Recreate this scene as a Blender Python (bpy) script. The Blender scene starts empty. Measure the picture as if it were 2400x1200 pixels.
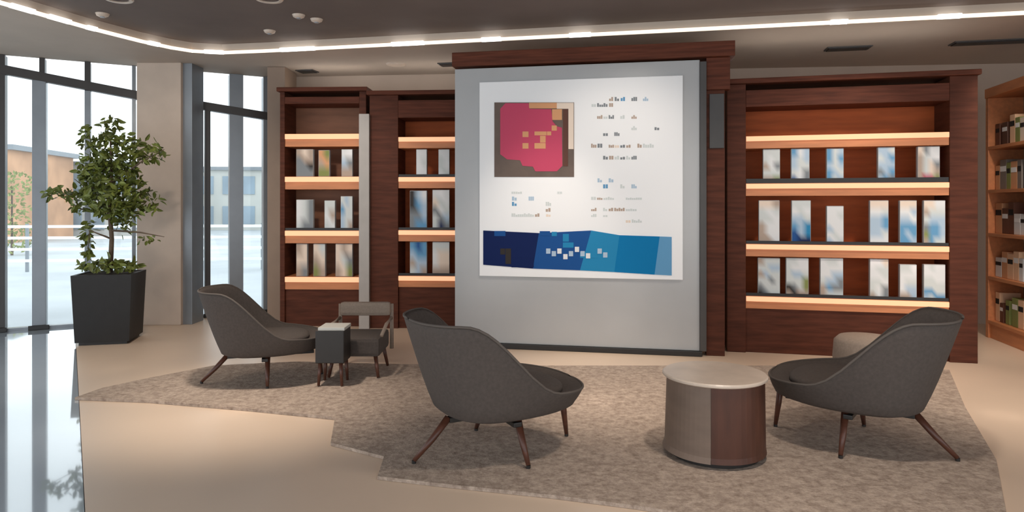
import bpy, bmesh, math, random
from mathutils import Vector, Matrix
random.seed(7)
PI = math.pi
S = bpy.context.scene
col = S.collection
# ------------------------------------------------------------------ camera
H, FP, HZ = 1.42, 1600.0, 480.0          # eye height, focal length in px, horizon row
cd = bpy.data.cameras.new('camera'); cam = bpy.data.objects.new('camera', cd); col.objects.link(cam)
cam.location = (0, 0, H); cam.rotation_euler = (PI/2, 0, 0)
cd.sensor_width = 36; cd.lens = 24; cd.shift_y = -0.05; cd.clip_end = 400
S.camera = cam
# ------------------------------------------------------------------ world, exposure, lamps
S.view_settings.view_transform = 'Standard'; S.view_settings.look = 'None'
S.view_settings.exposure = 1.0; S.view_settings.gamma = 1.0
w = bpy.data.worlds.new('sky'); S.world = w; w.use_nodes = True
bg = w.node_tree.nodes['Background']; bg.inputs[0].default_value = (0.90, 0.95, 1.0, 1); bg.inputs[1].default_value = 1.0

def area(name, loc, rot, sx, sy, energy, color):
    l = bpy.data.lights.new(name, 'AREA'); l.shape = 'RECTANGLE'; l.size = sx; l.size_y = sy
    l.energy = energy; l.color = color
    o = bpy.data.objects.new(name, l); col.objects.link(o); o.location = loc; o.rotation_euler = rot
    return o
def spot(name, loc, target, energy, color, ang, blend=0.9, rad=0.12):
    l = bpy.data.lights.new(name, 'SPOT'); l.energy = energy; l.color = color
    l.spot_size = math.radians(ang); l.spot_blend = blend; l.shadow_soft_size = rad
    o = bpy.data.objects.new(name, l); col.objects.link(o); o.location = loc
    o.rotation_euler = (Vector(target)-Vector(loc)).to_track_quat('-Z', 'Y').to_euler()
    return o
WARM = (1.0, 0.87, 0.75)
SPOTS = [((1.0, 4.7), (0.95, 6.5, 1.65), 55, 62), ((1.3, 2.9), (1.5, 3.35, 0), 100, 92), ((0.6, 4.9), (0.8, 5.35, 0), 190, 58), ((3.3, 4.6), (4.1, 5.2, 0), 170, 80), ((-1.9, 4.7), (-1.9, 4.95, 0), 190, 56),
         ((-3.4, 5.9), (-3.6, 6.3, 0), 70, 70), ((4.2, 5.0), (5.0, 6.8, 1.2), 110, 60), ((-3.0, 5.4), (-3.9, 8.0, 1.5), 60, 60), ((0.2, 5.3), (0.25, 6.7, 0.7), 70, 50), ((3.2, 4.9), (2.9, 6.3, 1.3), 90, 75),
         ((-2.1, 5.9), (-2.0, 7.8, 1.3), 90, 70)]
for i, (p, t, e, a) in enumerate(SPOTS):
    spot('added_spot', (p[0], p[1], 3.185), t, e, WARM, a)  # fill spots added to make floor pools and brighten single pieces

# ------------------------------------------------------------------ helpers
def X(px, d): return (px-1200.0)*d/FP
def Z(py, d): return H-(py-HZ)*d/FP
def F(px, py, h=0.0):
    d = FP*(H-h)/(py-HZ); return (X(px, d), d)
def C(px, py, zc):
    d = FP*(zc-H)/(HZ-py); return (X(px, d), d)
def lin(c):
    c = c/255.0
    return c/12.92 if c <= 0.04045 else ((c+0.055)/1.055)**2.4
def rgb(r, g, b): return (lin(r), lin(g), lin(b), 1)

MATS = {}
def mat(name, c, rough=0.6, var=0.0, scale=8.0, metallic=0.0, bump=0.0, stretch=None, emit=None, estr=0.0, coat=0.0, bscale=None, spec=0.5):
    if name in MATS: return MATS[name]
    m = bpy.data.materials.new(name); m.use_nodes = True; nt = m.node_tree; b = nt.nodes['Principled BSDF']
    b.inputs['Roughness'].default_value = rough; b.inputs['Metallic'].default_value = metallic
    b.inputs['Coat Weight'].default_value = coat; b.inputs['Specular IOR Level'].default_value = spec
    b.inputs['Base Color'].default_value = c
    tc = nt.nodes.new('ShaderNodeTexCoord'); mp = nt.nodes.new('ShaderNodeMapping')
    nt.links.new(tc.outputs['Object'], mp.inputs['Vector'])
    if stretch: mp.inputs['Scale'].default_value = stretch
    if var > 0:
        n = nt.nodes.new('ShaderNodeTexNoise'); n.inputs['Scale'].default_value = scale; n.inputs['Detail'].default_value = 6
        r = nt.nodes.new('ShaderNodeValToRGB'); nt.links.new(mp.outputs[0], n.inputs['Vector']); nt.links.new(n.outputs['Fac'], r.inputs['Fac'])
        r.color_ramp.elements[0].position = 0.3; r.color_ramp.elements[1].position = 0.7
        r.color_ramp.elements[0].color = tuple(v*(1-var) for v in c[:3])+(1,)
        r.color_ramp.elements[1].color = tuple(min(1, v*(1+var)) for v in c[:3])+(1,)
        nt.links.new(r.outputs[0], b.inputs['Base Color'])
    if bump > 0:
        n2 = nt.nodes.new('ShaderNodeTexNoise'); n2.inputs['Scale'].default_value = bscale or scale*4; n2.inputs['Detail'].default_value = 4
        bp = nt.nodes.new('ShaderNodeBump'); bp.inputs['Strength'].default_value = bump; bp.inputs['Distance'].default_value = 0.01
        nt.links.new(mp.outputs[0], n2.inputs['Vector']); nt.links.new(n2.outputs['Fac'], bp.inputs['Height']); nt.links.new(bp.outputs[0], b.inputs['Normal'])
    if emit:
        b.inputs['Emission Color'].default_value = emit; b.inputs['Emission Strength'].default_value = estr
    MATS[name] = m; return m
def glass_mat():
    m = bpy.data.materials.new('glass'); m.use_nodes = True; nt = m.node_tree; nt.nodes.remove(nt.nodes['Principled BSDF'])
    t = nt.nodes.new('ShaderNodeBsdfTransparent'); t.inputs[0].default_value = (0.93, 0.96, 0.96, 1)
    g = nt.nodes.new('ShaderNodeBsdfGlossy'); g.inputs['Roughness'].default_value = 0.02
    f = nt.nodes.new('ShaderNodeFresnel'); f.inputs[0].default_value = 1.4
    mx = nt.nodes.new('ShaderNodeMixShader'); nt.links.new(f.outputs[0], mx.inputs[0]); nt.links.new(t.outputs[0], mx.inputs[1]); nt.links.new(g.outputs[0], mx.inputs[2])
    nt.links.new(mx.outputs[0], nt.nodes['Material Output'].inputs[0]); return m
GLASS = glass_mat()
M_wood = mat('dark_walnut', rgb(88, 48, 33), 0.6, 0.30, 3.0, stretch=(1, 1, 9), bump=0.1, spec=0.2)
M_woodH = mat('dark_walnut_beam', rgb(96, 52, 36), 0.6, 0.32, 3.0, stretch=(1, 6, 14), bump=0.1, spec=0.2)
M_back = mat('walnut_back', rgb(168, 84, 42), 0.6, 0.18, 2.5, stretch=(1, 1, 7), spec=0.2)
M_shelf = mat('shelf_wood', rgb(206, 134, 88), 0.45, 0.12, 3.0, stretch=(1, 8, 8))
M_led = mat('warm_led', rgb(225, 165, 120), 0.5, emit=(1.0, 0.55, 0.32, 1), estr=0.38)
M_cove = mat('cove_led', rgb(255, 240, 220), 0.5, emit=(1.0, 0.84, 0.68, 1), estr=0.6)
M_covew = mat('cove_led_white', rgb(255, 250, 240), 0.5, emit=(1.0, 0.97, 0.93, 1), estr=1.3)
M_top_led = mat('top_led', rgb(255, 240, 220), 0.5, emit=(1.0, 0.92, 0.84, 1), estr=3.0)
M_black = mat('black_metal', rgb(38, 35, 33), 0.45, 0.1, 20)
M_planter = mat('planter_black', rgb(30, 27, 25), 0.55, 0.15, 12, bump=0.05)
M_frame = mat('window_frame', rgb(62, 58, 56), 0.4, 0.05, 10)
M_mull = mat('mullion_aluminium', rgb(140, 146, 152), 0.35, 0.06, 5, metallic=0.3)
M_fabric = mat('chair_fabric', rgb(82, 74, 69), 0.9, 0.12, 60, bump=0.25, bscale=300)
M_fabricL = mat('taupe_fabric', rgb(150, 134, 120), 0.9, 0.1, 60, bump=0.2, bscale=300)
M_leg = mat('leg_wood', rgb(88, 52, 38), 0.4, 0.2, 12, stretch=(1, 1, 4))
M_floor = mat('floor_stone', rgb(226, 203, 180), 0.38, 0.05, 0.8, bump=0.01)
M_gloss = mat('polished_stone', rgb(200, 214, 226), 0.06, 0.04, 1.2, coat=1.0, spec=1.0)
M_ceil = mat('ceiling_plaster', rgb(190, 176, 162), 0.8, 0.04, 3)
M_ceilD = mat('ceiling_unlit', rgb(108, 97, 91), 0.85, 0.10, 1.5)  # dark base colour stands in for the recess being unlit
M_wall = mat('wall_plaster', rgb(190, 172, 156), 0.8, 0.04, 3)
M_pillar = mat('pillar_stone', rgb(196, 178, 162), 0.7, 0.06, 4)
M_board = mat('board_grey', rgb(178, 179, 179), 0.32, 0.04, 2, spec=0.6)
M_white = mat('paper_white', rgb(250, 251, 251), 0.7)
M_edge = mat('board_edge', rgb(74, 71, 69), 0.5, 0.05, 8)
M_top = mat('table_top_stone', rgb(206, 190, 174), 0.35, 0.08, 9)
M_drumL = mat('drum_reflection', rgb(120, 102, 89), 0.55, 0.10, 5, stretch=(1, 1, 3))  # paler half of the drum: reflected light put into the wood's colour
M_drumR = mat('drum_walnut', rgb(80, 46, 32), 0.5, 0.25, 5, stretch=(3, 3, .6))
M_trunk = mat('bark', rgb(96, 80, 64), 0.8, 0.3, 20)

def leaf_mat():
    m = mat('leaf', rgb(98, 108, 44), 0.5, 0.55, 9)
    return m
M_leaf = leaf_mat()
M_soil = mat('soil', rgb(50, 38, 28), 0.95, 0.3, 30)

def rug_mat():
    m = bpy.data.materials.new('rug'); m.use_nodes = True; nt = m.node_tree; b = nt.nodes['Principled BSDF']
    b.inputs['Roughness'].default_value = 0.95; b.inputs['Specular IOR Level'].default_value = 0.1
    tc = nt.nodes.new('ShaderNodeTexCoord')
    n = nt.nodes.new('ShaderNodeTexNoise'); n.inputs['Scale'].default_value = 26; n.inputs['Detail'].default_value = 5; n.inputs['Roughness'].default_value = 0.7
    r = nt.nodes.new('ShaderNodeValToRGB'); r.color_ramp.elements[0].position = 0.30; r.color_ramp.elements[1].position = 0.70
    r.color_ramp.elements[0].color = rgb(142, 125, 112); r.color_ramp.elements[1].color = rgb(204, 186, 170)
    nt.links.new(tc.outputs['Object'], n.inputs['Vector']); nt.links.new(n.outputs['Fac'], r.inputs['Fac']); nt.links.new(r.outputs[0], b.inputs['Base Color'])
    bp = nt.nodes.new('ShaderNodeBump'); bp.inputs['Strength'].default_value = 0.6; bp.inputs['Distance'].default_value = 0.02
    nt.links.new(n.outputs['Fac'], bp.inputs['Height']); nt.links.new(bp.outputs[0], b.inputs['Normal'])
    return m
M_rug = rug_mat()

# mesh building
def new_bm(): return bmesh.new()
def box(bm, x0, x1, y0, y1, z0, z1, mi=0, bev=0.0):
    vs = [bm.verts.new((x, y, z)) for z in (z0, z1) for y in (y0, y1) for x in (x0, x1)]
    fs = [(0, 2, 3, 1), (4, 5, 7, 6), (0, 1, 5, 4), (2, 6, 7, 3), (0, 4, 6, 2), (1, 3, 7, 5)]
    out = []
    for f in fs:
        fc = bm.faces.new([vs[i] for i in f]); fc.material_index = mi; out.append(fc)
    if bev > 0:
        es = list({e for f in out for e in f.edges})
        bmesh.ops.bevel(bm, geom=es, offset=bev, segments=2, affect='EDGES', profile=0.6)
def prism(bm, pts, z0, z1, mi=0):
    lo = [bm.verts.new((p[0], p[1], z0)) for p in pts]; hi = [bm.verts.new((p[0], p[1], z1)) for p in pts]
    n = len(pts)
    bm.faces.new(lo[::-1]).material_index = mi; bm.faces.new(hi).material_index = mi
    for i in range(n):
        bm.faces.new([lo[i], lo[(i+1) % n], hi[(i+1) % n], hi[i]]).material_index = mi
def tube(bm, pts, rads, seg=10):
    rings = []
    for i, p in enumerate(pts):
        p = Vector(p)
        a = Vector(pts[min(i+1, len(pts)-1)])-Vector(pts[max(i-1, 0)]); a.normalize()
        u = a.cross(Vector((0, 1, 0)))
        if u.length < 0.05: u = a.cross(Vector((1, 0, 0)))
        u.normalize(); v = a.cross(u)
        rings.append([bm.verts.new(p+(u*math.cos(t)+v*math.sin(t))*rads[i]) for t in [2*PI*k/seg for k in range(seg)]])
    for a, b in zip(rings, rings[1:]):
        for k in range(seg): bm.faces.new([a[k], a[(k+1) % seg], b[(k+1) % seg], b[k]])
    bm.faces.new(rings[0][::-1]); bm.faces.new(rings[-1])
def lathe(bm, prof, seg=48, a0=0, a1=2*PI, cx=0, cy=0):
    full = abs(a1-a0-2*PI) < 1e-6
    n = seg if full else seg+1
    rings = []
    for r, z in prof:
        if r < 1e-6: rings.append([bm.verts.new((cx, cy, z))]); continue
        rings.append([bm.verts.new((cx+r*math.cos(a0+(a1-a0)*k/seg), cy+r*math.sin(a0+(a1-a0)*k/seg), z)) for k in range(n)])
    for a, b in zip(rings, rings[1:]):
        for k in range(seg):
            k2 = (k+1) % n
            if len(a) == 1 and len(b) == 1: continue
            if len(a) == 1: bm.faces.new([a[0], b[k2], b[k]])
            elif len(b) == 1: bm.faces.new([a[k], a[k2], b[0]])
            else: bm.faces.new([a[k], a[k2], b[k2], b[k]])
def obj(name, bm, mats, parent=None, smooth=False):
    bmesh.ops.recalc_face_normals(bm, faces=bm.faces[:])
    me = bpy.data.meshes.new(name); bm.to_mesh(me); bm.free()
    for m in (mats if isinstance(mats, (list, tuple)) else [mats]): me.materials.append(m)
    if smooth:
        for p in me.polygons: p.use_smooth = True
    o = bpy.data.objects.new(name, me); col.objects.link(o)
    if parent: o.parent = parent
    return o
def tag(o, label, cat, group=None, kind=None):
    if label: o['label'] = label
    if cat: o['category'] = cat
    if group: o['group'] = group
    if kind: o['kind'] = kind
    return o
def thing(name, label, cat, loc=(0, 0, 0), rz=0.0, group=None):
    o = bpy.data.objects.new(name, None); o.empty_display_size = 0.1; col.objects.link(o)
    o.location = loc; o.rotation_euler = (0, 0, rz); return tag(o, label, cat, group)
def struct(name, bm, m, label, parent=None, smooth=False):
    o = obj(name, bm, m, parent, smooth)
    if not parent: tag(o, label, name.split('_')[0], None, 'structure')
    return o
def dup(root, loc, rz, label, group=None, scale=None):
    r = root.copy(); col.objects.link(r); r.location = loc; r.rotation_euler = (0, 0, rz); r['label'] = label
    if group: r['group'] = group
    if scale: r.scale = scale
    for ch in list(root.children):
        c = ch.copy(); col.objects.link(c); c.parent = r
        for g in ch.children:
            d = g.copy(); col.objects.link(d); d.parent = c
    return r

# ------------------------------------------------------------------ room shell
GA = Vector((-5.74, 7.65)); GB = Vector((-3.23, 9.00))
GD = (GB-GA).normalized(); G0 = GA-GD*2.9; GN = Vector((GD.y, -GD.x))     # towards the room
WR = (6.6, 8.05)                                            # back right corner
sA, sB = Vector(F(178, 800)), Vector(F(200, 1200)); sd = (sB-sA)
_n = GN; eA = sA-sd*((sA-GA).dot(_n)/sd.dot(_n)); eB = sA+sd*1.9
bm = new_bm(); prism(bm, [(eA.x, eA.y), (eB.x, eB.y), (6.6, -0.5), WR, (GB.x, GB.y)], -0.15, 0.0)
struct('floor', bm, M_floor, 'matte beige stone floor')
bm = new_bm(); 
prism(bm, [(eA.x-0.004, eA.y), (G0.x, G0.y), (-8.0, -0.5), (eB.x-0.004, eB.y)], -0.15, 0.0)
struct('floor_polished', bm, M_gloss, 'pale blue polished floor band along the windows')
# ceilings
ZC, ZI = 3.10, 3.20
edge = [Vector(C(-150, -40, ZC)), Vector(C(0, 8, ZC)), Vector(C(200, 65, ZC)), Vector(C(330, 98, ZC)), Vector(C(400, 113, ZC)), Vector(C(450, 121, ZC)),
        Vector(C(520, 125, ZC)), Vector(C(620, 121, ZC)), Vector(C(2400, 32, ZC)), Vector(C(2850, 10, ZC))]
edge = [edge[0]+(edge[0]-edge[1])*8]+edge
bm = new_bm()
far = edge[-1]
zc_poly = [(p.x, p.y) for p in edge]+[(6.6, far.y), WR, (GB.x, GB.y), (GA.x, GA.y), (G0.x, G0.y), (edge[0].x-2.5, edge[0].y)]
prism(bm, zc_poly, ZC, ZC+0.25)
struct('ceiling', bm, M_ceil, 'lower beige ceiling band along windows and back')
bm = new_bm()
box(bm, -9, 6.6, -1.5, 8.0, ZI, ZI+0.12)
struct('ceiling_recess', bm, M_ceilD, 'recessed ceiling field coloured dark as unlit')
# back and right walls
bm = new_bm(); d = Vector(WR)-GB; n = Vector((-d.y, d.x)).normalized()*0.15
prism(bm, [(GB.x, GB.y), WR, (WR[0]+n.x, WR[1]+n.y), (GB.x+n.x, GB.y+n.y)], 0, ZC)
struct('wall_back', bm, M_wall, 'beige back wall')
bm = new_bm(); box(bm, 6.6, 6.75, 1.0, 8.2, 0, ZC+0.1); struct('wall_right', bm, M_wall, 'beige right wall')

# cove light strip along the ceiling step
def strip_seg(bm, a, b, w, z0, z1):
    a = Vector(a); b = Vector(b); dd = (b-a).normalized(); nn = Vector((dd.y, -dd.x))*w
    prism(bm, [(a.x, a.y), (b.x, b.y), (b.x+nn.x, b.y+nn.y), (a.x+nn.x, a.y+nn.y)], z0, z1)
cove = thing('cove_light', 'long warm linear light following the step in the ceiling', 'ceiling light')
bm = new_bm()
for a, b in zip(edge[1:], edge[2:]): strip_seg(bm, a, b, 0.03, ZC-0.012, ZC+0.018)
obj('diffuser', bm, M_cove, cove)
for px0, px1 in ((20, 75), (110, 160), (200, 222), (345, 370), (480, 525), (660, 740), (920, 995), (1130, 1175), (1335, 1385), (1945, 1985), (2195, 2250)):
    # brighter lamp sections; found where the sight line meets the step edge
    pts = []
    for px in (px0, px1):
        for a, b in zip(edge[1:], edge[2:]):
            k = (px-1200)/FP; dx, dy = b.x-a.x, b.y-a.y; den = dx-k*dy
            if abs(den) < 1e-9: continue
            t = (k*a.y-a.x)/den
            if -0.001 <= t <= 1.001: pts.append(a+(b-a)*t); break
    if len(pts) == 2:
        bm = new_bm(); strip_seg(bm, pts[0], pts[1], 0.045, ZC-0.014, ZC+0.022)
        obj('lamp_section', bm, M_covew, cove)

# recessed ceiling fittings: dark slots in the band behind the strip
for i, (px0, px1, py, lab) in enumerate(((700, 740, 166, 'black recessed ceiling slot above the left bookcase'),
        (1030, 1066, 150, 'black recessed ceiling slot left of the wooden beam'),
        (1935, 2040, 112, 'black recessed ceiling slot above the large right bookcase'),
        (2230, 2420, 97, 'long black recessed ceiling slot at the right edge'))):
    a = Vector(C(px0, py+(px1-px0)*0.0215, ZC)); b = Vector(C(px1, py-(px1-px0)*0.0215, ZC))
    t = thing('ceiling_slot', lab, 'ceiling vent', ((a.x+b.x)/2, (a.y+b.y)/2, ZC), math.atan2(b.y-a.y, b.x-a.x), 'recessed ceiling slots')
    L = (b-a).length/2
    bm = new_bm(); box(bm, -L, L, -0.09, 0.09, -0.012, 0.0, bev=0.003); obj('frame', bm, M_edge, t)
    bm = new_bm(); box(bm, -L+.02, L-.02, -0.07, 0.07, -0.02, -0.0125); obj('slot', bm, M_black, t)
a = Vector(C(905, 150, ZC)); b = Vector(C(950, 148, ZC))
t = thing('ceiling_spotlight', 'pale recessed ceiling fitting left of the wooden beam', 'ceiling light', ((a.x+b.x)/2, a.y, ZC))
bm = new_bm(); lathe(bm, [(0, -.02), (.08, -.02), (.11, -.012), (.12, 0), (0, 0)], 24); obj('trim_ring', bm, M_top, t)
# small fittings, then rings for the added spots, on the dark ceiling
for (px, py, lab) in ((632, 72, 'small pale fitting on dark ceiling, nearest the light strip'), (700, 35, 'small round fitting, leftmost of the high pair'), (742, 45, 'small round fitting, rightmost of the high pair'), (240, 32, 'small grey fitting on the dark ceiling at upper left')):
    x, y = C(px, py, ZI)
    t = thing('ceiling_sensor', lab, 'ceiling fitting', (x, y, ZI), 0, 'small ceiling fittings')
    bm = new_bm(); lathe(bm, [(0, -.03), (.03, -.03), (.05, -.02), (.06, 0), (0, 0)], 20); obj('cap', bm, M_top, t)
    bm = new_bm(); lathe(bm, [(0, -.038), (.02, -.036), (.022, -.0301), (0, -.0301)], 16); obj('lens', bm, M_mull, t)
for i, (p, t_, e, a_) in enumerate(SPOTS):
    t = thing('added_spot_ring', 'round ring of an added fill spot in the dark ceiling above the seating', 'ceiling light', (p[0], p[1], ZI), 0, 'added fill spots overhead')
    bm = new_bm(); lathe(bm, [(.085, -.001), (.085, -.012), (.11, -.012), (.12, -.001)], 24); obj('trim_ring', bm, M_top, t)

# ------------------------------------------------------------------ glazing
def on_glass(px):
    k = (px-1200)/FP; dx, dy = (GB-GA).x, (GB-GA).y
    t = (k*GA.y-GA.x)/(dx-k*dy); return (GA+(GB-GA)*t)
GL = math.atan2(GD.y, GD.x)
def gdist(p): return (p-GA).dot(GD)
def window(name, px0, px1, mulls, posts, tr):
    a = on_glass(px0) if px0 > -900 else G0
    b = on_glass(px1)
    t = bpy.data.objects.new(name, None); col.objects.link(t); t.location = (a.x, a.y, 0); t.rotation_euler = (0, 0, GL)
    t['kind'] = 'structure'; t['label'] = 'floor to ceiling glazing'; t['category'] = 'window'
    L = (b-a).length; s0 = gdist(a)
    bm = new_bm(); box(bm, 0, L, 0.02, 0.032, 0.031, ZC-0.02); obj('glass_pane', bm, GLASS, t)
    bm = new_bm(); box(bm, 0, L, -0.03, 0.06, 0, 0.03); obj('sill', bm, M_mull, t)
    for (px, wpx, m, z0, z1) in mulls:
        p = on_glass(px); u = gdist(p)-s0; wd = wpx*p.y/FP/1.0
        z1_ = ZC if z1 is None else z1
        bm = new_bm(); box(bm, u-wd/2, u+wd/2, -0.06, 0.11, z0+0.001, z1_-0.001, bev=0.004); obj('mullion', bm, m, t)
        if z0 == 0 and wpx > 10:
            bm = new_bm(); box(bm, u-wd*.75, u+wd*.75, -0.09, -0.061, 0.001, 0.05, bev=0.004); obj('mullion_foot', bm, M_black, t)
    # transom: a dark glazing bar that falls slightly towards the back of the room
    (pa, ya), (pb, yb) = tr
    A = on_glass(pa); B = on_glass(pb); ua, ub = gdist(A)-s0, gdist(B)-s0
    za, zb = Z(ya, A.y), Z(yb, B.y)
    if pa == 0 and s0 < gdist(A)-0.5:
        sl = (zb-za)/(ub-ua); za -= 0; ua0 = 0.0; za = min(2.98, za+sl*(0-ua)*0.2); pts = [(0.0, za), (ua, Z(ya, A.y)), (ub, zb)]
    else: pts = [(ua, za), (ub, zb)]
    bm = new_bm()
    for (u0, w0), (u1, w1) in zip(pts, pts[1:]):
        vs = [bm.verts.new((u, y, z+dz)) for (u, z) in ((u0, w0), (u1, w1)) for y in (-0.075, 0.015) for dz in (-0.05, 0.05)]
        for f in ((0, 1, 3, 2), (4, 6, 7, 5), (0, 2, 6, 4), (1, 5, 7, 3), (0, 4, 5, 1), (2, 3, 7, 6)): bm.faces.new([vs[i] for i in f])
    obj('transom', bm, M_frame, t)
    return t
window('window_1', -1000, 322, [(-420, 30, M_mull, 0, None), (-180, 10, M_frame, 0, None), (4, 16, M_frame, 0, None), (93, 27, M_mull, 0, 2.84), (100, 11, M_frame, 2.84, None), (206, 12, M_mull, 0, 2.76), (206, 12, M_frame, 2.76, None), (314, 8, M_mull, 0, None)], None, ((0, 163), (322, 225)))
window('window_2', 440, 630, [(446, 14, M_mull, 0, None), (486, 12, M_frame, 0, 2.62), (553, 30, M_mull, 0, None), (622, 12, M_mull, 0, None)], None, ((450, 245), (628, 274)))
# pillar
pc = on_glass(372)+GN*0.12
bm = new_bm(); p1, p2 = X(320, 8.05), X(424, 8.05)
box(bm, p1, p2, 8.05, 8.55, 0.0, ZC, bev=0.01); struct('pillar', bm, M_pillar, 'square beige stone pillar behind the tree')
bm = new_bm(); box(bm, X(424, 8.12)+.012, X(452, 8.12), 8.1, 8.4, 0.0, ZC, bev=0.004); o = struct('pillar_casing', bm, M_mull, 'grey metal casing beside the pillar')
# wall end between glazing and bookcase
bm = new_bm(); box(bm, X(626, 8.3), X(668, 8.3), 8.3, 8.75, 0.0, ZC, bev=0.01); struct('wall_end', bm, mat('wall_end', rgb(148, 128, 112), .7, .06, 4), 'grey brown wall end at the last window')

# ------------------------------------------------------------------ outside
bm = new_bm(); prism(bm, [(-60, 2), (-8.6, 5.6), (-5.6, 7.72), (-3.2, 9.3), (8, 10.5), (8, 80), (-60, 80)], -0.2, -0.06)
struct('ground_outside', bm, mat('paving', rgb(190, 196, 200), 0.6, 0.12, 0.6), 'pale paved terrace outside')
M_pane = mat('facade_glass', rgb(150, 168, 182), 0.15, 0.2, 0.5)
def building(lab, cx, cy, wd, dp, ht, m, nx, nz, rz):
    t = thing('building', lab, 'building', (cx, cy, -0.06), rz)
    bm = new_bm(); box(bm, -wd/2, wd/2, 0, dp, 0, ht); obj('wall', bm, m, t)
    bm = new_bm(); box(bm, -wd/2-.2, wd/2+.2, -.2, dp+.2, ht, ht+.2); obj('roof', bm, M_mull, t)
    for i in range(nx):
        for k in range(nz):
            x = -wd/2+(i+.5)*wd/nx; z = (k+.5)*ht/nz
            bm = new_bm(); a, b = wd/nx*.28, ht/nz*.3
            box(bm, x-a, x+a, -.06, -.005, z-b, z+b); obj('window', bm, M_pane, t)
building('pale grey low building far outside, seen through the narrow window by the pillar', X(560, 40), 40, 7, 6, 3.5, mat('facade_grey', rgb(206, 206, 200), .7, .08, .5), 6, 2, 0.1)
building('white low building far outside, behind the tree', X(230, 32), 32, 5, 6, 3.3, mat('facade_white', rgb(200, 200, 196), .7, .08, .5), 5, 2, 0.1)
building('peach coloured house outside at the far left', X(-118, 26), 26, 4.2, 5, 3.6, mat('facade_peach', rgb(206, 158, 122), .7, .25, .8), 3, 2, 0.15)
rl = thing('terrace_railing', 'white terrace railing with level rails outside the windows', 'railing', (X(60, 15), 15, -0.06), 0.12)
for k, z in enumerate((.25, .5, .75, 1.0)):
    bm = new_bm(); box(bm, -5, 7.5, -.02, .02, z-.03, z+.03); obj('rail', bm, M_white, rl)
for k in range(11):
    bm = new_bm(); box(bm, -5.02+k*1.25, -4.96+k*1.25, .021, .06, 0, 1.06); obj('post', bm, M_mull, rl)
def outdoor_shrub(lab, x, y, r, h, c):
    t = thing('shrub', lab, 'shrub', (x, y, -0.06))
    bm = new_bm()
    for k in range(420):
        a, b2 = random.uniform(0, 2*PI), random.uniform(0, 1); rr = r*math.sqrt(random.random())
        p = Vector((rr*math.cos(a), rr*math.sin(a), .1+(h-.15)*b2)); s = .07
        u = Vector((random.gauss(0, 1), random.gauss(0, 1), random.gauss(0, 1))).normalized(); v = u.orthogonal().normalized()
        bm.faces.new([bm.verts.new(p+u*s), bm.verts.new(p+v*s*.5), bm.verts.new(p-u*s), bm.verts.new(p-v*s*.5)])
    obj('foliage', bm, mat('shrub_'+str(c), rgb(*c), .7, .3, 5), t)
    bm = new_bm(); tube(bm, [(0, 0, 0), (0, 0, h*.8)], [.04, .02], 6); obj('stem', bm, M_trunk, t)
outdoor_shrub('small green shrub outside in front of the peach house', X(28, 20), 20, .5, 2.5, (140, 150, 90))

# ------------------------------------------------------------------ bookcases
PAL = {'W': (234, 236, 236), 'F': (246, 246, 246), 'S': (216, 222, 220), 'L': (180, 202, 220), 'B': (104, 160, 200), 'b': (44, 138, 186), 'D': (34, 84, 148),
       'N': (22, 38, 86), 'G': (134, 140, 144), 'T': (186, 166, 150), 'C': (240, 222, 204), 'O': (138, 148, 84), 'R': (198, 62, 98), 'K': (58, 54, 52), 'P': (222, 164, 120)}
def pm(ch): return mat('print_'+{'b': 'bright_blue'}.get(ch, ch), rgb(*PAL[ch]), 0.8, spec=0.15)
NAMEC = {'W': 'white', 'F': 'white', 'S': 'silver', 'L': 'pale blue', 'B': 'light blue', 'b': 'bright blue', 'D': 'blue', 'N': 'navy', 'G': 'grey', 'T': 'tan', 'C': 'cream', 'O': 'green', 'R': 'pink', 'K': 'charcoal', 'P': 'orange'}

def bookcase(lab, loc, rz, wd, dp, ht, post_l, post_r, header_z, shelves, base_z, thick, rails, back_m=None):
    """local frame: x along the front from the left outer edge, y into the case, z up"""
    t = thing('bookcase', lab, 'bookcase', loc, rz)
    bm = new_bm(); box(bm, 0, post_l, 0, dp, 0, ht, bev=.005); obj('side_panel', bm, M_wood, t)
    bm = new_bm(); box(bm, wd-post_r, wd, 0, dp, 0, ht, bev=.005); obj('side_panel', bm, M_wood, t)
    bm = new_bm(); box(bm, post_l+.001, wd-post_r-.001, .0, dp-.03, header_z, ht-.06, bev=.004); obj('header', bm, M_woodH, t)
    bm = new_bm(); box(bm, -.03, wd+.02, -.035, dp+.02, ht+.001, ht+.05, bev=.008); obj('cornice', bm, M_woodH, t)
    bm = new_bm(); box(bm, .05, wd-.05, dp-.05, dp+.01, ht+.051, ht+.075); obj('top_light', bm, M_top_led, t)
    bm = new_bm(); box(bm, post_l+.001, wd-post_r-.001, dp-.025, dp, .0, header_z+.1); obj('back_panel', bm, back_m or M_back, t)
    bm = new_bm(); box(bm, post_l+.001, wd-post_r-.001, .03, dp-.03, .0, base_z, bev=.003); obj('base_panel', bm, M_wood, t)
    for i, z in enumerate(shelves):
        bm = new_bm(); box(bm, post_l+.001, wd-post_r-.001, .012, dp-.026, z-thick, z, bev=.002); sh = obj('shelf', bm, M_shelf, t)
        bm = new_bm(); box(bm, post_l+.004, wd-post_r-.004, -.004, .011, z-thick*.42, z-.004, bev=.002); obj('light_strip', bm, M_led, sh)
        if rails[i]:
            bm = new_bm(); box(bm, post_l+.004, wd-post_r-.004, .0125, .022, z+.001, z+rails[i]); obj('rail', bm, M_black, sh)
    return t
def grid_coords(n, a, b):
    return [a]+[a+(b-a)*(k+.5)/n for k in range(n)]+[b]
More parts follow.
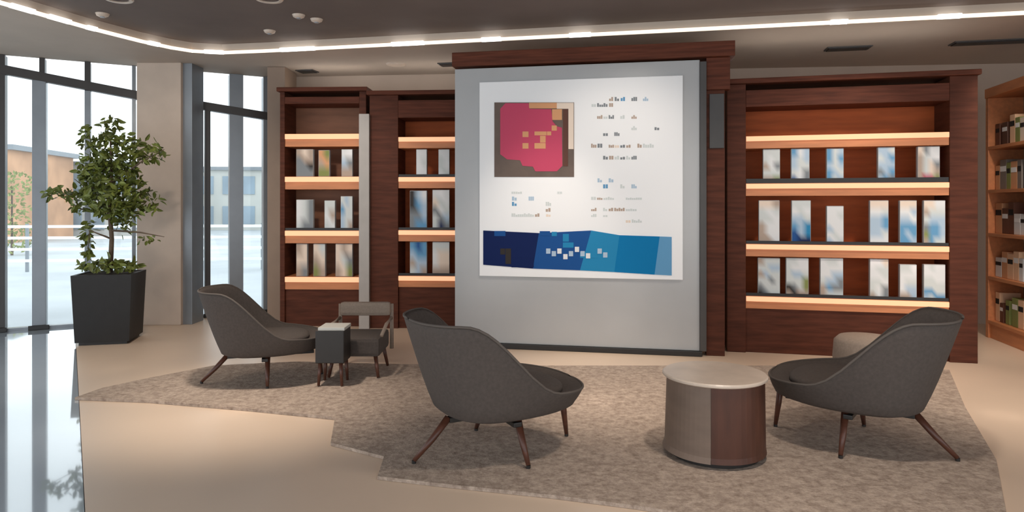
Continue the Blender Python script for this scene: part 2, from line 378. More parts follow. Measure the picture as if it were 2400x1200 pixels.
def print_mat():
    m = bpy.data.materials.new('cover_print'); m.use_nodes = True; nt = m.node_tree; b = nt.nodes['Principled BSDF']
    at = nt.nodes.new('ShaderNodeAttribute'); at.attribute_name = 'print'
    nt.links.new(at.outputs['Color'], b.inputs['Base Color']); b.inputs['Roughness'].default_value = .6; b.inputs['Specular IOR Level'].default_value = .3
    return m
PRINT = print_mat()
def book(t, x0, x1, y, z0, z1, rows, lab, group, thick=.05):
    """face-out book; printed blocks run over its front cover"""
    mw = t.matrix_world if False else (Matrix.Translation(t.location) @ Matrix.Rotation(t.rotation_euler.z, 4, 'Z'))
    p = mw @ Vector(((x0+x1)/2, y, z0))
    b = thing('book', lab, 'book', p, t.rotation_euler.z, group)
    w2 = (x1-x0)/2; h = z1-z0
    bm = new_bm(); box(bm, -w2, w2, 0, thick, 0, h, bev=.003); obj('cover', bm, mat('cover_side', rgb(170, 170, 168), .6), b)
    e = .004; xs = grid_coords(len(rows[0]), -w2+e, w2-e); zs = grid_coords(len(rows), h-e, e)
    bm = new_bm(); lay = bm.loops.layers.float_color.new('print'); V = {}
    for i, z in enumerate(zs):
        for j, x in enumerate(xs): V[i, j] = bm.verts.new((x, -.0012, z))
    nr, nc = len(rows), len(rows[0]); cc = lambda i, j: rows[min(nr-1, max(0, i-1))][min(nc-1, max(0, j-1))]
    for i in range(len(zs)-1):
        for j in range(len(xs)-1):
            q = [(i, j), (i+1, j), (i+1, j+1), (i, j+1)]; f = bm.faces.new([V[k] for k in q])
            for lp, k in zip(f.loops, q): lp[lay] = rgb(*PAL[cc(*k)])
    obj('printed_front', bm, PRINT, b)
    bm = new_bm(); box(bm, -w2+.004, w2-.004, .006, thick-.006, h-.002, h+.001); obj('pages', bm, M_white, b)
    return b
def look(rows):
    cnt = {}
    for r in rows:
        for c in r: cnt[NAMEC[c]] = cnt.get(NAMEC[c], 0)+1
    o = sorted(cnt, key=lambda k: -cnt[k])[:2]
    return ' and '.join(o)
ORD = ['first', 'second', 'third', 'fourth', 'fifth', 'sixth', 'seventh', 'eighth', 'ninth', 'tenth', 'eleventh', 'twelfth']

class Case:
    thick = .12
    def __init__(s, A, B, **k):
        s.A = Vector(A); s.B = Vector(B); d = s.B-s.A; s.L = d.length; s.d = d/s.L; s.rz = math.atan2(d.y, d.x)
    def u(s, px):                    # distance along the front for an image column
        k = (px-1200)/FP; t = (k*s.A.y-s.A.x)/(s.d.x-k*s.d.y); return t
    def dep(s, u): return s.A.y+s.d.y*u
# large right bookcase
RC = Case((X(1704, 6.60), 6.60), (X(2292, 6.10), 6.10))
uL, uR = RC.u(1748), RC.u(2226)
rc_shelves = [2.08, 1.625, 1.045, .545]
rcase = bookcase('large walnut bookcase with lit shelves to the right of the display board', (RC.A.x, RC.A.y, 0), RC.rz, RC.L, .40, 2.58,
                 uL, RC.L-uR, 2.36, rc_shelves, .44, .12, [0, .045, .03, .03])
rows_r = [
 (1, [(1786, 1826, 348, ["SSS", "SWS", "TWG", "SSS", "TTO"]), (1852, 1895, 348, ["BWL", "LSL", "LSS", "SWG", "DWG"]), (1935, 1975, 348, ["BSL", "BSB", "LSL", "BLS", "BSL"]),
      (2055, 2095, 345, ["LLS", "SLB", "LLL", "GLB", "LBG"]), (2148, 2200, 335, ["CGWW", "TSWF", "TSCG", "TSCT", "TRRO"])]),
 (2, [(1776, 1825, 470, ["CCT", "SWS", "SSW", "TWW", "TWW", "TTW"]), (1853, 1898, 470, ["SSS", "WSW", "LLS", "BLb", "DLb", "DNN"]), (1935, 1975, 483, ["WWW", "WWS", "WWW", "LWW", "WSW", "LWS"]),
      (2036, 2080, 470, ["CCC", "WWS", "LLB", "LLB", "LLS", "WWW"]), (2106, 2146, 470, ["CCC", "WWL", "LLW", "BBB", "BLB", "BBL"]), (2162, 2213, 470, ["CCWW", "TSSS", "SLLL", "GBBL", "OBBL", "TBSS"])]),
 (3, [(1774, 1826, 605, ["TSSS", "SSLL", "TLSS", "SSGS", "GSSS", "KGSS"]), (1840, 1893, 605, ["SSWW", "SWWW", "SLLS", "SSSO", "KGSO", "TKTT"]), (1920, 1974, 605, ["WSSW", "WWWW", "WWLL", "SLLG", "TBGG", "TSSS"]),
      (2036, 2080, 605, ["FFC", "WSS", "WWS", "SSW", "SWG", "TWG"]), (2106, 2146, 620, ["SSF", "WWW", "WSS", "WLL", "TTL"]), (2162, 2213, 620, ["WSWW", "WWWW", "SSWW", "SSSS", "BBSS", "LSBB"])])]
SHN = ['top', 'second', 'third', 'bottom']
def fill(case, t, rows, shelves, name, yin=.035):
    for (si, items) in rows:
        for j, (a, b, top, art) in enumerate(items):
            u0, u1 = case.u(a), case.u(b); z0 = shelves[si]+.001; dd = case.dep((u0+u1)/2)+yin
            z1 = min(Z(top, dd), shelves[si-1]-case.thick-.008)
            u0 = u0*1.0+ (yin*((a-1200)/FP)); u1 = u1+(yin*((b-1200)/FP))
            n = len(items)
            place = 'leftmost' if j == 0 else ('rightmost' if j == n-1 else ORD[j]+' from the left')
            book(t, u0, u1, yin, z0, z1, art, '%s face-out book, %s, %s shelf, %s' % (look(art), place, SHN[si], name), 'face-out books on the %s shelf of %s' % (SHN[si], name))
fill(RC, rcase, rows_r, rc_shelves, 'large right bookcase')
# left bookcases
LB = Case((X(866, 7.86), 7.86), (X(1120, 7.78), 7.78))
LB.thick = .13
lb_sh = [2.20, 1.74, 1.13, .605]
lbt = bookcase('walnut bookcase partly hidden behind the left edge of the display board', (LB.A.x, LB.A.y, 0), LB.rz, LB.L, .40, 2.68,
               LB.u(933), .10, 2.42, lb_sh, .5, .13, [0, .03, .03, .03])
rows_b = [(1, [(975, 1000, 350, ["WW", "WS", "WW"]), (1027, 1053, 350, ["WW", "SW", "SW", "WS"])]),
          (2, [(960, 1000, 447, ["KLW", "KBL", "GGL", "GBB"]), (1013, 1053, 445, ["WFW", "CSW", "GWS", "SGL", "SNG"])]),
          (3, [(960, 1000, 565, ["BDB", "LBB", "TLL", "SLT"]), (1013, 1053, 565, ["SSS", "WCC", "WCC", "TTT"])])]
fill(LB, lbt, rows_b, lb_sh, 'bookcase beside board')
LA = Case((X(656, 7.98), 7.98), (X(858, 7.94), 7.94))
LA.thick = .15
la_sh = [2.25, 1.75, 1.12, .58]
lat = bookcase('walnut bookcase nearest the windows with warm lit shelves', (LA.A.x, LA.A.y, 0), LA.rz, LA.L, .40, 2.74,
               LA.u(667), LA.L-LA.u(842), 2.60, la_sh, .5, .15, [0, 0, .03, .0], mat('back_taupe', rgb(134, 88, 62), .6, .15, 3, stretch=(1, 1, 5)))
rows_a = [(1, [(694, 734, 350, ["TCT", "GTT", "GGK", "GGG"]), (746, 772, 352, ["PO", "TP", "OO"]), (800, 826, 350, ["WF", "LG", "TT"])]),
          (2, [(694, 734, 468, ["WSG", "WSG", "SGG"]), (760, 785, 470, ["SS", "WT", "SW"]), (798, 826, 460, ["SLS", "BSS", "LSS", "LST"])]),
          (3, [(694, 720, 565, ["TC", "CC", "TG"]), (734, 762, 565, ["CS", "TC", "OT"]), (786, 826, 565, ["CTC", "CSG", "TCO"])])]
fill(LA, lat, rows_a, la_sh, 'bookcase nearest windows')
# pale grey upright between the two left bookcases
bm = new_bm(); box(bm, X(841, 7.80), X(865, 7.80), 7.80, 7.86, 0, 2.46, bev=.004)
tag(obj('upright_post', bm, mat('post_grey', rgb(176, 170, 164), .5, .05, 6)), 'slim pale grey upright post between the two left bookcases', 'post')

# angled bookcase at the right edge
EC = Case((X(2310, 7.35), 7.35), (X(2530, 5.7), 5.7))
ez = EC.rz
et = thing('bookcase', 'angled open bookcase with mixed books at the right edge of the picture', 'bookcase', (EC.A.x, EC.A.y, 0), ez)
LE = EC.L; dpE = .35
bm = new_bm(); box(bm, 0, .06, 0, dpE, 0, 2.56, bev=.004); obj('side_panel', bm, M_shelf, et)
bm = new_bm(); box(bm, LE-.06, LE, 0, dpE, 0, 2.56, bev=.004); obj('side_panel', bm, M_wood, et)
bm = new_bm(); box(bm, 0, LE, -.01, dpE, 2.561, 2.66, bev=.005); obj('cornice', bm, M_shelf, et)
bm = new_bm(); box(bm, .061, LE-.061, dpE-.02, dpE, 0, 2.56); obj('back_panel', bm, mat('back_tan', rgb(186, 150, 124), .6, .2, 3), et)
bm = new_bm(); box(bm, .061, LE-.061, .02, dpE-.021, 0, .18, bev=.003); obj('base_panel', bm, M_shelf, et)
esh = [.19, .66, 1.12, 1.58, 2.04]
for z in esh:
    bm = new_bm(); box(bm, .061, LE-.061, .0, dpE-.021, z-.035, z, bev=.003); obj('shelf', bm, M_shelf, et)
for k in ():
    bm = new_bm(); box(bm, LE*k/3-.015, LE*k/3+.015, .004, dpE-.022, .19, 2.55); obj('divider', bm, M_shelf, et)
ecols = [((240, 224, 206), 'cream'), ((222, 164, 120), 'orange'), ((110, 68, 50), 'brown'), ((232, 234, 234), 'white'), ((136, 126, 118), 'grey'), ((90, 60, 48), 'dark brown'), ((246, 204, 166), 'peach'), ((138, 148, 84), 'green')]
emw = Matrix.Translation((EC.A.x, EC.A.y, 0)) @ Matrix.Rotation(ez, 4, 'Z')
lev = ['lowest', 'second', 'middle', 'fourth', 'highest']
for si, z in enumerate(esh):
    for bay in range(1):
        x = .08; x1 = LE-.08; n = 0
        while x < x1-.17 and n < 12:
            wdt = random.uniform(.07, .14); ht = random.uniform(.2, .36); (cc, cn) = random.choice(ecols)
            p = emw @ Vector((x+wdt/2, .06, z+.001))
            b = thing('book', '%s upright book, %s from the far end, %s shelf of angled bookcase' % (cn, ORD[n], lev[si]), 'book', p, ez, 'upright books in the angled bookcase')
            bm = new_bm(); box(bm, -wdt/2, wdt/2, 0, .2, 0, ht, bev=.004); obj('cover', bm, mat('spine_'+cn.replace(' ', '_'), rgb(*cc), .6), b)
            bm = new_bm(); box(bm, -wdt/2+.008, wdt/2-.008, -.002, -.0005, ht*.6, ht*.78); obj('spine_label', bm, M_white if n % 2 else pm('K'), b)
            x += wdt+random.choice((.004, .004, .05)); n += 1

# ------------------------------------------------------------------ display board
BD = Case((X(1066, 6.85), 6.85), (X(1640, 6.40), 6.40))
bt = thing('display_board', 'tall grey free-standing display board under a wooden beam', 'display board', (BD.A.x, BD.A.y, 0), BD.rz)
ZT = 2.78
bm = new_bm(); box(bm, 0, BD.L, 0, .14, .05, ZT, bev=.006); obj('panel', bm, M_board, bt)
bm = new_bm(); box(bm, -.0, BD.L+.02, -.03, .16, 0, .049, bev=.006); obj('plinth', bm, M_black, bt)
bm = new_bm(); box(bm, BD.L+.001, BD.L+.06, -.02, .15, .05, ZT-.02, bev=.004); obj('edge_frame', bm, M_edge, bt)
pf = thing('portal_frame', 'walnut beam and post framing the display board', 'wooden frame', (BD.A.x, BD.A.y, 0), BD.rz)
uE = BD.u(1722)
bm = new_bm(); box(bm, -.02, uE, -.04, .24, ZT+.02, ZT+.16, bev=.006); obj('beam', bm, M_woodH, pf)
bm = new_bm(); box(bm, BD.L+.062, BD.u(1712), .02, .13, 2.50, ZT+.019, bev=.005); obj('bracket', bm, M_woodH, pf)
bm = new_bm(); box(bm, BD.L+.062, BD.u(1700), .04, .16, 0, 2.499, bev=.005); obj('post', bm, M_wood, pf)
bm = new_bm(); box(bm, BD.L+.09, BD.u(1698), .02, .039, 1.95, 2.46, bev=.004); obj('plate', bm, M_edge, pf)

# poster
bmw = Matrix.Translation((BD.A.x, BD.A.y, 0)) @ Matrix.Rotation(BD.rz, 4, 'Z')
PU0, PU1, PZ0, PZ1 = BD.u(1125), BD.u(1600), .715, 2.635
pp = bmw @ Vector((PU0, -.022, PZ0))
ps = thing('poster', 'large white poster with a pink picture, text and a blue band', 'poster', pp, BD.rz)
PW, PH = PU1-PU0, PZ1-PZ0
bm = new_bm(); box(bm, 0, PW, 0, .02, 0, PH, bev=.002); obj('sheet', bm, M_white, ps)
def pq(px, py):
    u = BD.u(px); d = BD.dep(u); return (u-PU0, Z(py, d)-PZ0)
def flat(bm, pts, y0, y1, mi=0):
    a = [bm.verts.new((p[0], y0, p[1])) for p in pts]; b = [bm.verts.new((p[0], y1, p[1])) for p in pts]; n = len(pts)
    bm.faces.new(a).material_index = mi; bm.faces.new(b[::-1]).material_index = mi
    for i in range(n): bm.faces.new([a[i], b[i], b[(i+1) % n], a[(i+1) % n]]).material_index = mi
def prect(x0, y0, x1, y1): return [pq(x0, y0), pq(x1, y0), pq(x1, y1), pq(x0, y1)]
bm = new_bm(); flat(bm, prect(1160, 241, 1346, 415), -.006, -.0005); pic = obj('picture', bm, mat('picture_taupe', rgb(104, 88, 78), .6, .15, 6), ps)
bm = new_bm(); flat(bm, [pq(*p) for p in ((1186, 243), (1240, 243), (1242, 256), (1293, 257), (1296, 285), (1306, 297), (1318, 300), (1319, 389), (1306, 402), (1256, 402), (1250, 391), (1226, 389), (1220, 376), (1190, 374), (1174, 362), (1174, 256))], -.010, -.0065)
obj('pink_shape', bm, mat('pink', rgb(200, 64, 98), .6), pic)
bm = new_bm(); k = 0
for (r, ch) in (((1241, 242, 1306, 255), 'P'), ((1306, 242, 1333, 256), 'C'), ((1295, 257, 1318, 282), 'P'), ((1333, 242, 1345, 350), 'C'), ((1346, 350, 1346.5, 351), 'C')):
    flat(bm, prect(*r), -.010, -.0065, 'PC'.index(ch))
obj('picture_border', bm, [pm('P'), pm('C')], pic)
bm = new_bm(); flat(bm, prect(1320.5, 257, 1332, 390), -.010, -.0065); obj('brown_stripe', bm, mat('brown_print', rgb(92, 50, 34), .6), pic)
bm = new_bm()
for r in ((1226, 309, 1240, 322), (1254, 309, 1282, 318), (1283, 309, 1293, 318), (1267, 319, 1280, 335), (1226, 336, 1240, 349), (1254, 336, 1280, 349), (1294, 295, 1306, 307)):
    flat(bm, prect(*r), -.0125, -.0101)
obj('lettering', bm, pm('P'), pic)
# printed lines: too small to read, kept as rows of tiny glyph-like marks
GR = random.Random(3)
def line(y, segs, h=9):
    bm = new_bm(); keys = []
    for (a, b, ch) in segs:
        if ch not in keys: keys.append(ch)
        n = max(2, int(round((b-a)/5.0))); st = (b-a)/n
        for g in range(n):
            g0 = a+st*g; hh = h*GR.choice((.5, .62, .85))
            flat(bm, prect(g0, y+h*.42-hh, g0+st*.8, y+h*.42), -.003, -.0005, keys.index(ch))
    obj('text_line', bm, [pm(c) for c in keys], ps)
line(233, [(1428, 1438, 'T'), (1441, 1452, 'G'), (1455, 1466, 'B'), (1480, 1494, 'G'), (1507, 1520, 'L')], 11)
line(247, [(1387, 1398, 'S'), (1400, 1425, 'G'), (1428, 1438, 'T')], 10)
line(275, [(1400, 1413, 'T'), (1415, 1425, 'S'), (1427, 1440, 'G'), (1454, 1465, 'S'), (1480, 1493, 'T')], 10)
line(301, [(1480, 1493, 'S'), (1534, 1546, 'G')], 11)
line(315, [(1414, 1426, 'G'), (1440, 1453, 'G')], 10)
line(342, [(1386, 1399, 'T'), (1401, 1413, 'G'), (1427, 1440, 'T'), (1441, 1452, 'C'), (1454, 1466, 'G'), (1468, 1479, 'T'), (1494, 1505, 'T'), (1507, 1533, 'S')], 11)
line(370, [(1414, 1426, 'G'), (1428, 1439, 'T'), (1441, 1452, 'S'), (1454, 1466, 'G'), (1468, 1478, 'S'), (1480, 1493, 'G')], 10)
line(423, [(1401, 1412, 'L'), (1427, 1439, 'L')], 11)
line(437, [(1414, 1426, 'B'), (1454, 1465, 'S'), (1480, 1493, 'L')], 11)
line(465, [(1386, 1398, 'S'), (1400, 1413, 'T'), (1415, 1440, 'S'), (1467, 1505, 'S')], 8)
line(491, [(1386, 1399, 'T'), (1414, 1424, 'S'), (1427, 1438, 'T'), (1440, 1465, 'T'), (1467, 1493, 'S')], 9)
line(505, [(1386, 1399, 'S'), (1414, 1425, 'S')], 8)
line(518, [(1467, 1479, 'C'), (1481, 1505, 'S')], 9)
line(451, [(1200, 1225, 'S'), (1307, 1319, 'S')], 8)
line(465.5, [(1201, 1213, 'L'), (1240, 1253, 'L')], 11)
line(478, [(1201, 1213, 'B'), (1280, 1293, 'S')], 11)
line(492, [(1280, 1292, 'T')], 10)
line(504, [(1200, 1253, 'S'), (1255, 1266, 'T'), (1281, 1292, 'C')], 9)
# blue band printed as broad blocks of colour
bands = [((1134, 540), (1264, 546), (1250, 629), (1134, 620), 'N'), ((1264, 546), (1386, 540), (1360, 633), (1250, 629), 'D'), ((1386, 540), (1452, 551), (1440, 637), (1360, 633), 'b'),
         ((1452, 551), (1546, 554), (1534, 643), (1440, 637), 'q'), ((1546, 554), (1574, 555), (1574, 645), (1534, 643), 'B')]
PAL['q'] = (18, 122, 178); NAMEC['q'] = 'blue'
bm = new_bm(); keys = []
for q in bands:
    ch = q[4]
    if ch not in keys: keys.append(ch)
    flat(bm, [pq(*p) for p in q[:4]], -.005, -.0006, keys.index(ch))
band = obj('blue_band', bm, [mat('print_strong_blue', rgb(*PAL['q']), .8, spec=.15) if k == 'q' else pm(k) for k in keys], ps)
bm = new_bm(); ks = ['D', 'N', 'b', 'K']
for (r, ch) in (((1160, 541, 1186, 553), 'D'), ((1266, 541.5, 1290, 552), 'D'), ((1294, 543, 1306, 553), 'b'), ((1320, 548, 1334, 566), 'b'), ((1360, 590, 1400, 604), 'b'), ((1186, 582, 1199, 618), 'K'), ((1174, 582, 1185, 596), 'K'), ((1200, 605, 1252, 626), 'N'), ((1320, 568, 1345, 580), 'b')):
    flat(bm, prect(*r), -.0075, -.0055, ks.index(ch))
obj('band_blocks', bm, [pm(c) for c in ks], band)
bm = new_bm(); ks = ['L', 'W']
for i, (a, y, ch) in enumerate(((1281, 588, 'L'), (1294, 594, 'L'), (1307, 588, 'W'), (1321, 601, 'W'), (1334, 594, 'L'), (1348, 584, 'W'), (1361, 594, 'L'), (1374, 599, 'W'), (1401, 588, 'L'), (1414, 597, 'L'))):
    flat(bm, prect(a, y-6, a+10, y+6), -.0095, -.0076, ks.index(ch))
obj('lettering', bm, [pm('L'), pm('W')], band)
# ------------------------------------------------------------------ shell chair
def smooth(a, b, x):
    t = max(0, min(1, (x-a)/(b-a))); return t*t*(3-2*t)
def chair_shell():
    N = 64
    def plan(th, s):       # th=0 back, pi front
        c, sn = math.cos(th), math.sin(th)
        e = .78
        cx = math.copysign(abs(c)**e, c); sy = math.copysign(abs(sn)**e, sn)
        Lx = .50 if c > 0 else .48
        return Vector((-Lx*cx*s, .43*sy*s))
    def hgt(th):
        x = plan(th, 1).x
        k = smooth(.20, -.34, x)
        return .39-.025*smooth(.1, .48, x)+.385*k**1.1
    rings = []
    def ring(fn):
        rings.append([fn(2*PI*k/N) for k in range(N)])
    zb = .215
    def low(th, s, u):
        p = plan(th, s); q = 1-.18*max(0, math.cos(th))*(1-u)+.10*max(0, -math.cos(th))*(1-u)
        return Vector((p.x*q, p.y*(1-.08*(1-u))))
    for s in (.02, .25, .5, .70, .80, .85):
        ring(lambda th, s=s: (*low(th, s, 0), zb+.05*(s/.85)**4))
    for u in (.12, .3, .5, .7, .88, .97):
        def f(th, u=u):
            h = hgt(th); p = low(th, .85+.14*(u**.75), u**.8); return (p.x-.03*max(0, math.cos(th))*u, p.y, .275+(h-.275)*u)
        ring(f)
    def top(th):
        h = hgt(th); p = plan(th, .97); return (p.x-.03*max(0, math.cos(th)), p.y, h+.005)
    ring(top)
    for s, u in ((.93, .95), (.90, .8), (.86, .55), (.82, .3), (.78, .08)):
        def f(th, s=s, u=u):
            h = hgt(th); p = plan(th, s); zs = .345; return (p.x-.03*max(0, math.cos(th))*u, p.y, zs+(max(h, zs+.01)-zs)*u)
        ring(f)
    for s in (.6, .3, .02):
        ring(lambda th, s=s: (*plan(th, s), .335))
    bm = new_bm()
    V = [[bm.verts.new(p) for p in r] for r in rings]
    for a, b in zip(V, V[1:]):
        for k in range(N): bm.faces.new([a[k], a[(k+1) % N], b[(k+1) % N], b[k]])
    bm.faces.new(V[0]); bm.faces.new(V[-1])
    return bm, plan, hgt
def make_chair(lab, loc, rz):
    t = thing('lounge_chair', lab, 'chair', loc, rz, 'grey shell lounge chairs')
    bm, plan, hgt = chair_shell(); obj('shell', bm, M_fabric, t, True)
    bm = new_bm(); N = 48       # seat cushion
    rs = []
    for s, z in ((.02, .336), (.72, .336), (.755, .350), (.75, .372), (.70, .384), (.45, .39), (.02, .392)):
        rs.append([bm.verts.new((*plan(2*PI*k/N, s), z)) for k in range(N)])
    for a, b in zip(rs, rs[1:]):
        for k in range(N): bm.faces.new([a[k], a[(k+1) % N], b[(k+1) % N], b[k]])
    bm.faces.new(rs[0]); bm.faces.new(rs[-1]); obj('seat_cushion', bm, M_fabric, t, True)
    bm = new_bm()              # piping round the rim
    pts = []
    for k in range(65):
        th = 2*PI*k/64; p = plan(th, .985); pts.append((p.x-.03*max(0, math.cos(th)), p.y, hgt(th)+.004))
    tube(bm, pts, [.007]*65, 6); obj('piping', bm, mat('piping', rgb(92, 84, 78), .8), t, True)
    bm = new_bm(); box(bm, -.30, .40, -.025, .025, .194, .222, bev=.005); box(bm, -.025, .025, -.26, .26, .195, .221, bev=.005); obj('base_frame', bm, M_black, t)
    for top, foot in (((-.30, 0, .22), (-.50, 0, .0)), ((.43, 0, .29), (.465, 0, 0)), ((0.02, -.22, .22), (0.02, -.34, 0)), ((0.02, .22, .22), (0.02, .34, 0))):
        bm = new_bm(); top = Vector(top); foot = Vector(foot)
        tube(bm, [top, top.lerp(foot, .5), foot+Vector((0, 0, .014))], [.021, .018, .012], 12); lg = obj('leg', bm, M_leg, t, True)
        bm = new_bm(); lathe(bm, [(0, 0), (.012, 0), (.012, .016), (0, .016)], 12, cx=foot.x, cy=foot.y); obj('foot_cap', bm, M_black, lg)
    return t
c1 = make_chair('grey shell lounge chair in the centre foreground, its back to the camera', (-.085, 3.92, .0215), math.radians(27))
dup(c1, (X(2008, 4.03), 4.03, .0215), math.radians(143), 'grey shell lounge chair at the right, facing left towards the drum table')
dup(c1, (X(622, 5.5), 5.5, .0215), math.radians(19), 'grey shell lounge chair on the left, facing the small black side table', None, (.94, .94, .94))

# open framed chair
oc = thing('armchair', 'low taupe open-backed armchair right of the small black side table', 'chair', (X(842, 5.72), 5.72, .0215), 0)
bm = new_bm(); box(bm, -.22, .22, .22, .29, .43, .55, bev=.03); obj('backrest', bm, M_fabricL, oc, False)
bm = new_bm(); box(bm, -.21, .21, -.22, .24, .17, .32, bev=.03); obj('seat', bm, M_fabric, oc)
for s in (-1, 1):
    bm = new_bm(); tube(bm, [(s*.225, .27, .14), (s*.225, .27, .53)], [.018, .016], 10); obj('upright', bm, M_fabricL, oc, True)
    bm = new_bm(); tube(bm, [(s*.225, .25, .41), (s*.228, 0, .40), (s*.225, -.2, .34)], [.015]*3, 10); obj('armrest', bm, M_fabricL, oc, True)
    for y0, y1 in ((-.17, -.21), (.17, .21)):
        bm = new_bm(); tube(bm, [(s*.17, y0, .18), (s*.20, y1, .004)], [.018, .012], 10); obj('leg', bm, M_leg, oc, True)
# small black side table
st = thing('side_table', 'small black box side table between the left chair and the armchair', 'side table', (X(781, 5.35), 5.35, .0215), 0)
bm = new_bm(); box(bm, -.11, .11, -.11, .11, .18, .43, bev=.006); obj('body', bm, M_black, st)
bm = new_bm(); box(bm, -.09, .115, -.11, .11, .431, .455, bev=.005); obj('table_top', bm, mat('pale_top', rgb(190, 192, 186), .4), st)
for sx in (-1, 1):
    for sy in (-1, 1):
        bm = new_bm(); tube(bm, [(sx*.08, sy*.08, .185), (sx*.09, sy*.09, 0.004)], [.016, .011], 8); obj('leg', bm, M_leg, st, True)

# drum table
dt = thing('drum_table', 'round walnut drum table with a painted reflection and a pale top between the front chairs', 'table', (X(1674, 3.86), 3.86, .0215), 0)
R_ = .275
bm = new_bm(); lathe(bm, [(R_+.012, .03), (R_, .06), (R_-.012, .43), (R_-.08, .43), (R_-.08, .03), (R_+.012, .03)], 28, math.radians(80), math.radians(250)); obj('reflection_side', bm, M_drumL, dt, False)
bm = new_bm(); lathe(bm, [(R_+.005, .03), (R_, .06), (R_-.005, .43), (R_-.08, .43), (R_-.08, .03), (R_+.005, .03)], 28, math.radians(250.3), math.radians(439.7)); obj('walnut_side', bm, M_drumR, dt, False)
bm = new_bm(); lathe(bm, [(0, 0), (R_-.03, 0), (R_-.03, .029), (0, .029)], 40); obj('plinth', bm, M_black, dt)
bm = new_bm(); lathe(bm, [(0, .431), (R_+.005, .431), (R_+.012, .437), (R_+.012, .446), (R_+.006, .452), (0, .452)], 48); obj('table_top', bm, M_top, dt)
# pouf
pfx = thing('pouf', 'low round taupe pouf behind the right lounge chair', 'pouf', (X(2030, 5.45), 5.45, .0215), 0)
bm = new_bm(); lathe(bm, [(0, .03), (.20, .03), (.235, .06), (.245, .18), (.235, .31), (.20, .345), (0, .35)], 40); obj('cushion', bm, M_fabricL, pfx, True)
bm = new_bm(); lathe(bm, [(0, 0), (.18, 0), (.18, .03), (0, .03)], 32); obj('base', bm, M_black, pfx)

# rug
near = [(175, 938), (350, 945), (590, 965), (785, 985), (775, 1045), (900, 1078), (885, 1125), (1040, 1143), (1300, 1170), (1500, 1196), (1900, 1260), (2370, 1275)]
farp = [(2335, 1085), (2262, 960), (2225, 872), (1800, 862), (1250, 862), (900, 858), (700, 852), (500, 862), (340, 893), (240, 915)]
bm = new_bm(); prism(bm, [F(*p) for p in near+farp], 0.0015, 0.02)
bmesh.ops.triangulate(bm, faces=[f for f in bm.faces if len(f.verts) > 4])
tag(obj('rug', bm, M_rug), 'large taupe wool rug with a stepped edge beneath the chairs', 'rug')

# ------------------------------------------------------------------ tree in a planter
DT = 7.15
tx = X(258, DT)
pl = thing('planter', 'tall square black planter by the windows', 'planter', (tx, DT, 0), math.radians(14))
bm = new_bm(); w2 = .275
v0 = [(-w2*.9, -w2*.9), (w2*.9, -w2*.9), (w2*.9, w2*.9), (-w2*.9, w2*.9)]
lo = [bm.verts.new((a, b, .03)) for a, b in v0]; hi = [bm.verts.new((a/.9, b/.9, .71)) for a, b in v0]
hi2 = [bm.verts.new((a/.9*.88, b/.9*.88, .71)) for a, b in v0]; lo2 = [bm.verts.new((a/.9*.88, b/.9*.88, .60)) for a, b in v0]
bm.faces.new(lo[::-1]); bm.faces.new(lo2)
for A_, B_ in ((lo, hi), (hi, hi2), (hi2, lo2)):
    for k in range(4): bm.faces.new([A_[k], A_[(k+1) % 4], B_[(k+1) % 4], B_[k]])
obj('pot', bm, M_planter, pl)
bm = new_bm(); box(bm, -.22, .22, -.22, .22, 0, .029); obj('base', bm, M_black, pl)
bm = new_bm(); box(bm, -.235, .235, -.235, .235, .601, .703); obj('soil', bm, M_soil, pl)
tr = thing('potted_tree', 'leafy green indoor tree growing in the black planter', 'tree', (tx, DT, .712), 0)
def loc(px, py, dy=0): return Vector((X(px, DT+dy)-tx, dy, Z(py, DT+dy)-.712))
bm = new_bm(); tube(bm, [Vector((0, 0, 0)), loc(262, 560), loc(256, 480), loc(262, 400, .03), loc(258, 320)], [.026, .022, .02, .014, .006], 10); obj('trunk', bm, M_trunk, tr, True)
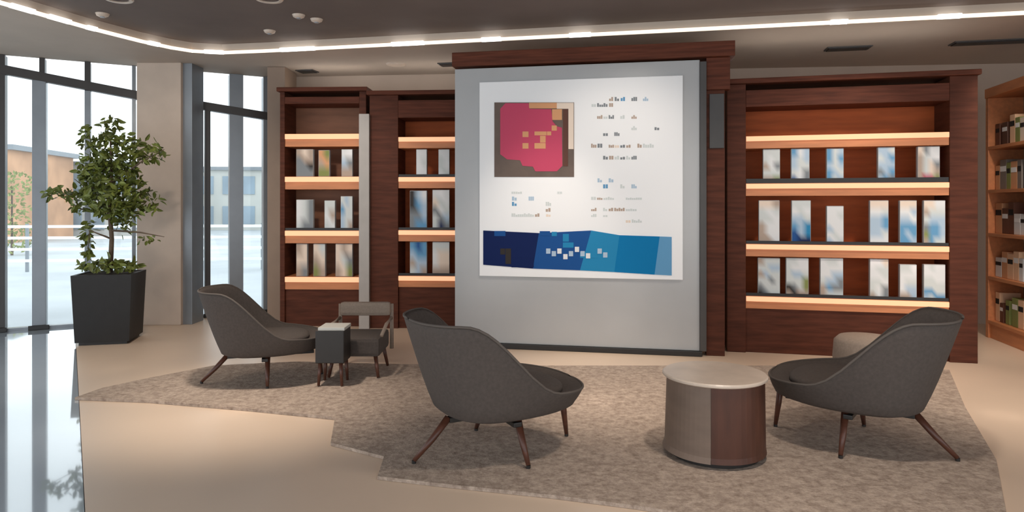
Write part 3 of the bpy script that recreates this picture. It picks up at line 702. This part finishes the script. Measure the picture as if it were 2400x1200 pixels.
BR = [((262, 560), (210, 540), (206, 590)), ((258, 500), (190, 490), (125, 450)), ((262, 430), (330, 380), (385, 350)), ((262, 470), (320, 500), (368, 485)), ((260, 400), (215, 340), (205, 300)),
      ((262, 540), (330, 545), (385, 555)), ((260, 440), (200, 440), (175, 420))]
for b_ in BR:
    bm = new_bm(); dy = random.uniform(-.25, .25)
    tube(bm, [loc(*b_[0]), loc(*b_[1], dy*.6), loc(*b_[2], dy)], [.012, .008, .003], 7); obj('branch', bm, M_trunk, tr, True)
def leaf(bm, p, s):
    dr = Vector((random.gauss(0, 1), random.gauss(0, 1), random.gauss(-.5, .7))).normalized()
    sd_ = dr.cross(Vector((random.gauss(0, 1), random.gauss(0, 1), random.gauss(0, 1)))).normalized(); nn = dr.cross(sd_)
    q = [p, p+dr*s*.35+sd_*s*.24+nn*s*.05, p+dr*s*.75+sd_*s*.17+nn*s*.02, p+dr*s-nn*s*.08, p+dr*s*.75-sd_*s*.17+nn*s*.02, p+dr*s*.35-sd_*s*.24+nn*s*.05]
    v = [bm.verts.new(a) for a in q]; bm.faces.new([v[0], v[1], v[2], v[3]]); bm.faces.new([v[0], v[3], v[4], v[5]])
bm = new_bm()
CL = [(262, 440, 75, 62, 780), (268, 350, 60, 42, 300), (258, 295, 20, 25, 50), (340, 355, 48, 24, 110), (140, 452, 36, 14, 50), (190, 470, 30, 30, 80), (206, 555, 10, 45, 60), (255, 622, 70, 13, 230), (350, 470, 26, 28, 50),
      (345, 558, 30, 8, 14), (205, 320, 18, 30, 34), (285, 530, 30, 24, 24), (280, 490, 50, 25, 160), (220, 400, 40, 50, 160)]
for (cx, cy, rx, ry, n) in CL:
    for k in range(n):
        a = random.uniform(0, 2*PI); r = math.sqrt(random.random()); ph = random.uniform(-1, 1)*math.sqrt(max(0, 1-r*r))
        leaf(bm, loc(cx+rx*r*math.cos(a), cy+ry*r*math.sin(a), ph*min(.35, rx/228*.9)), random.uniform(.055, .10))
for v in bm.verts: v.co.z = max(v.co.z, .004)
fo = obj('foliage', bm, M_leaf, tr)
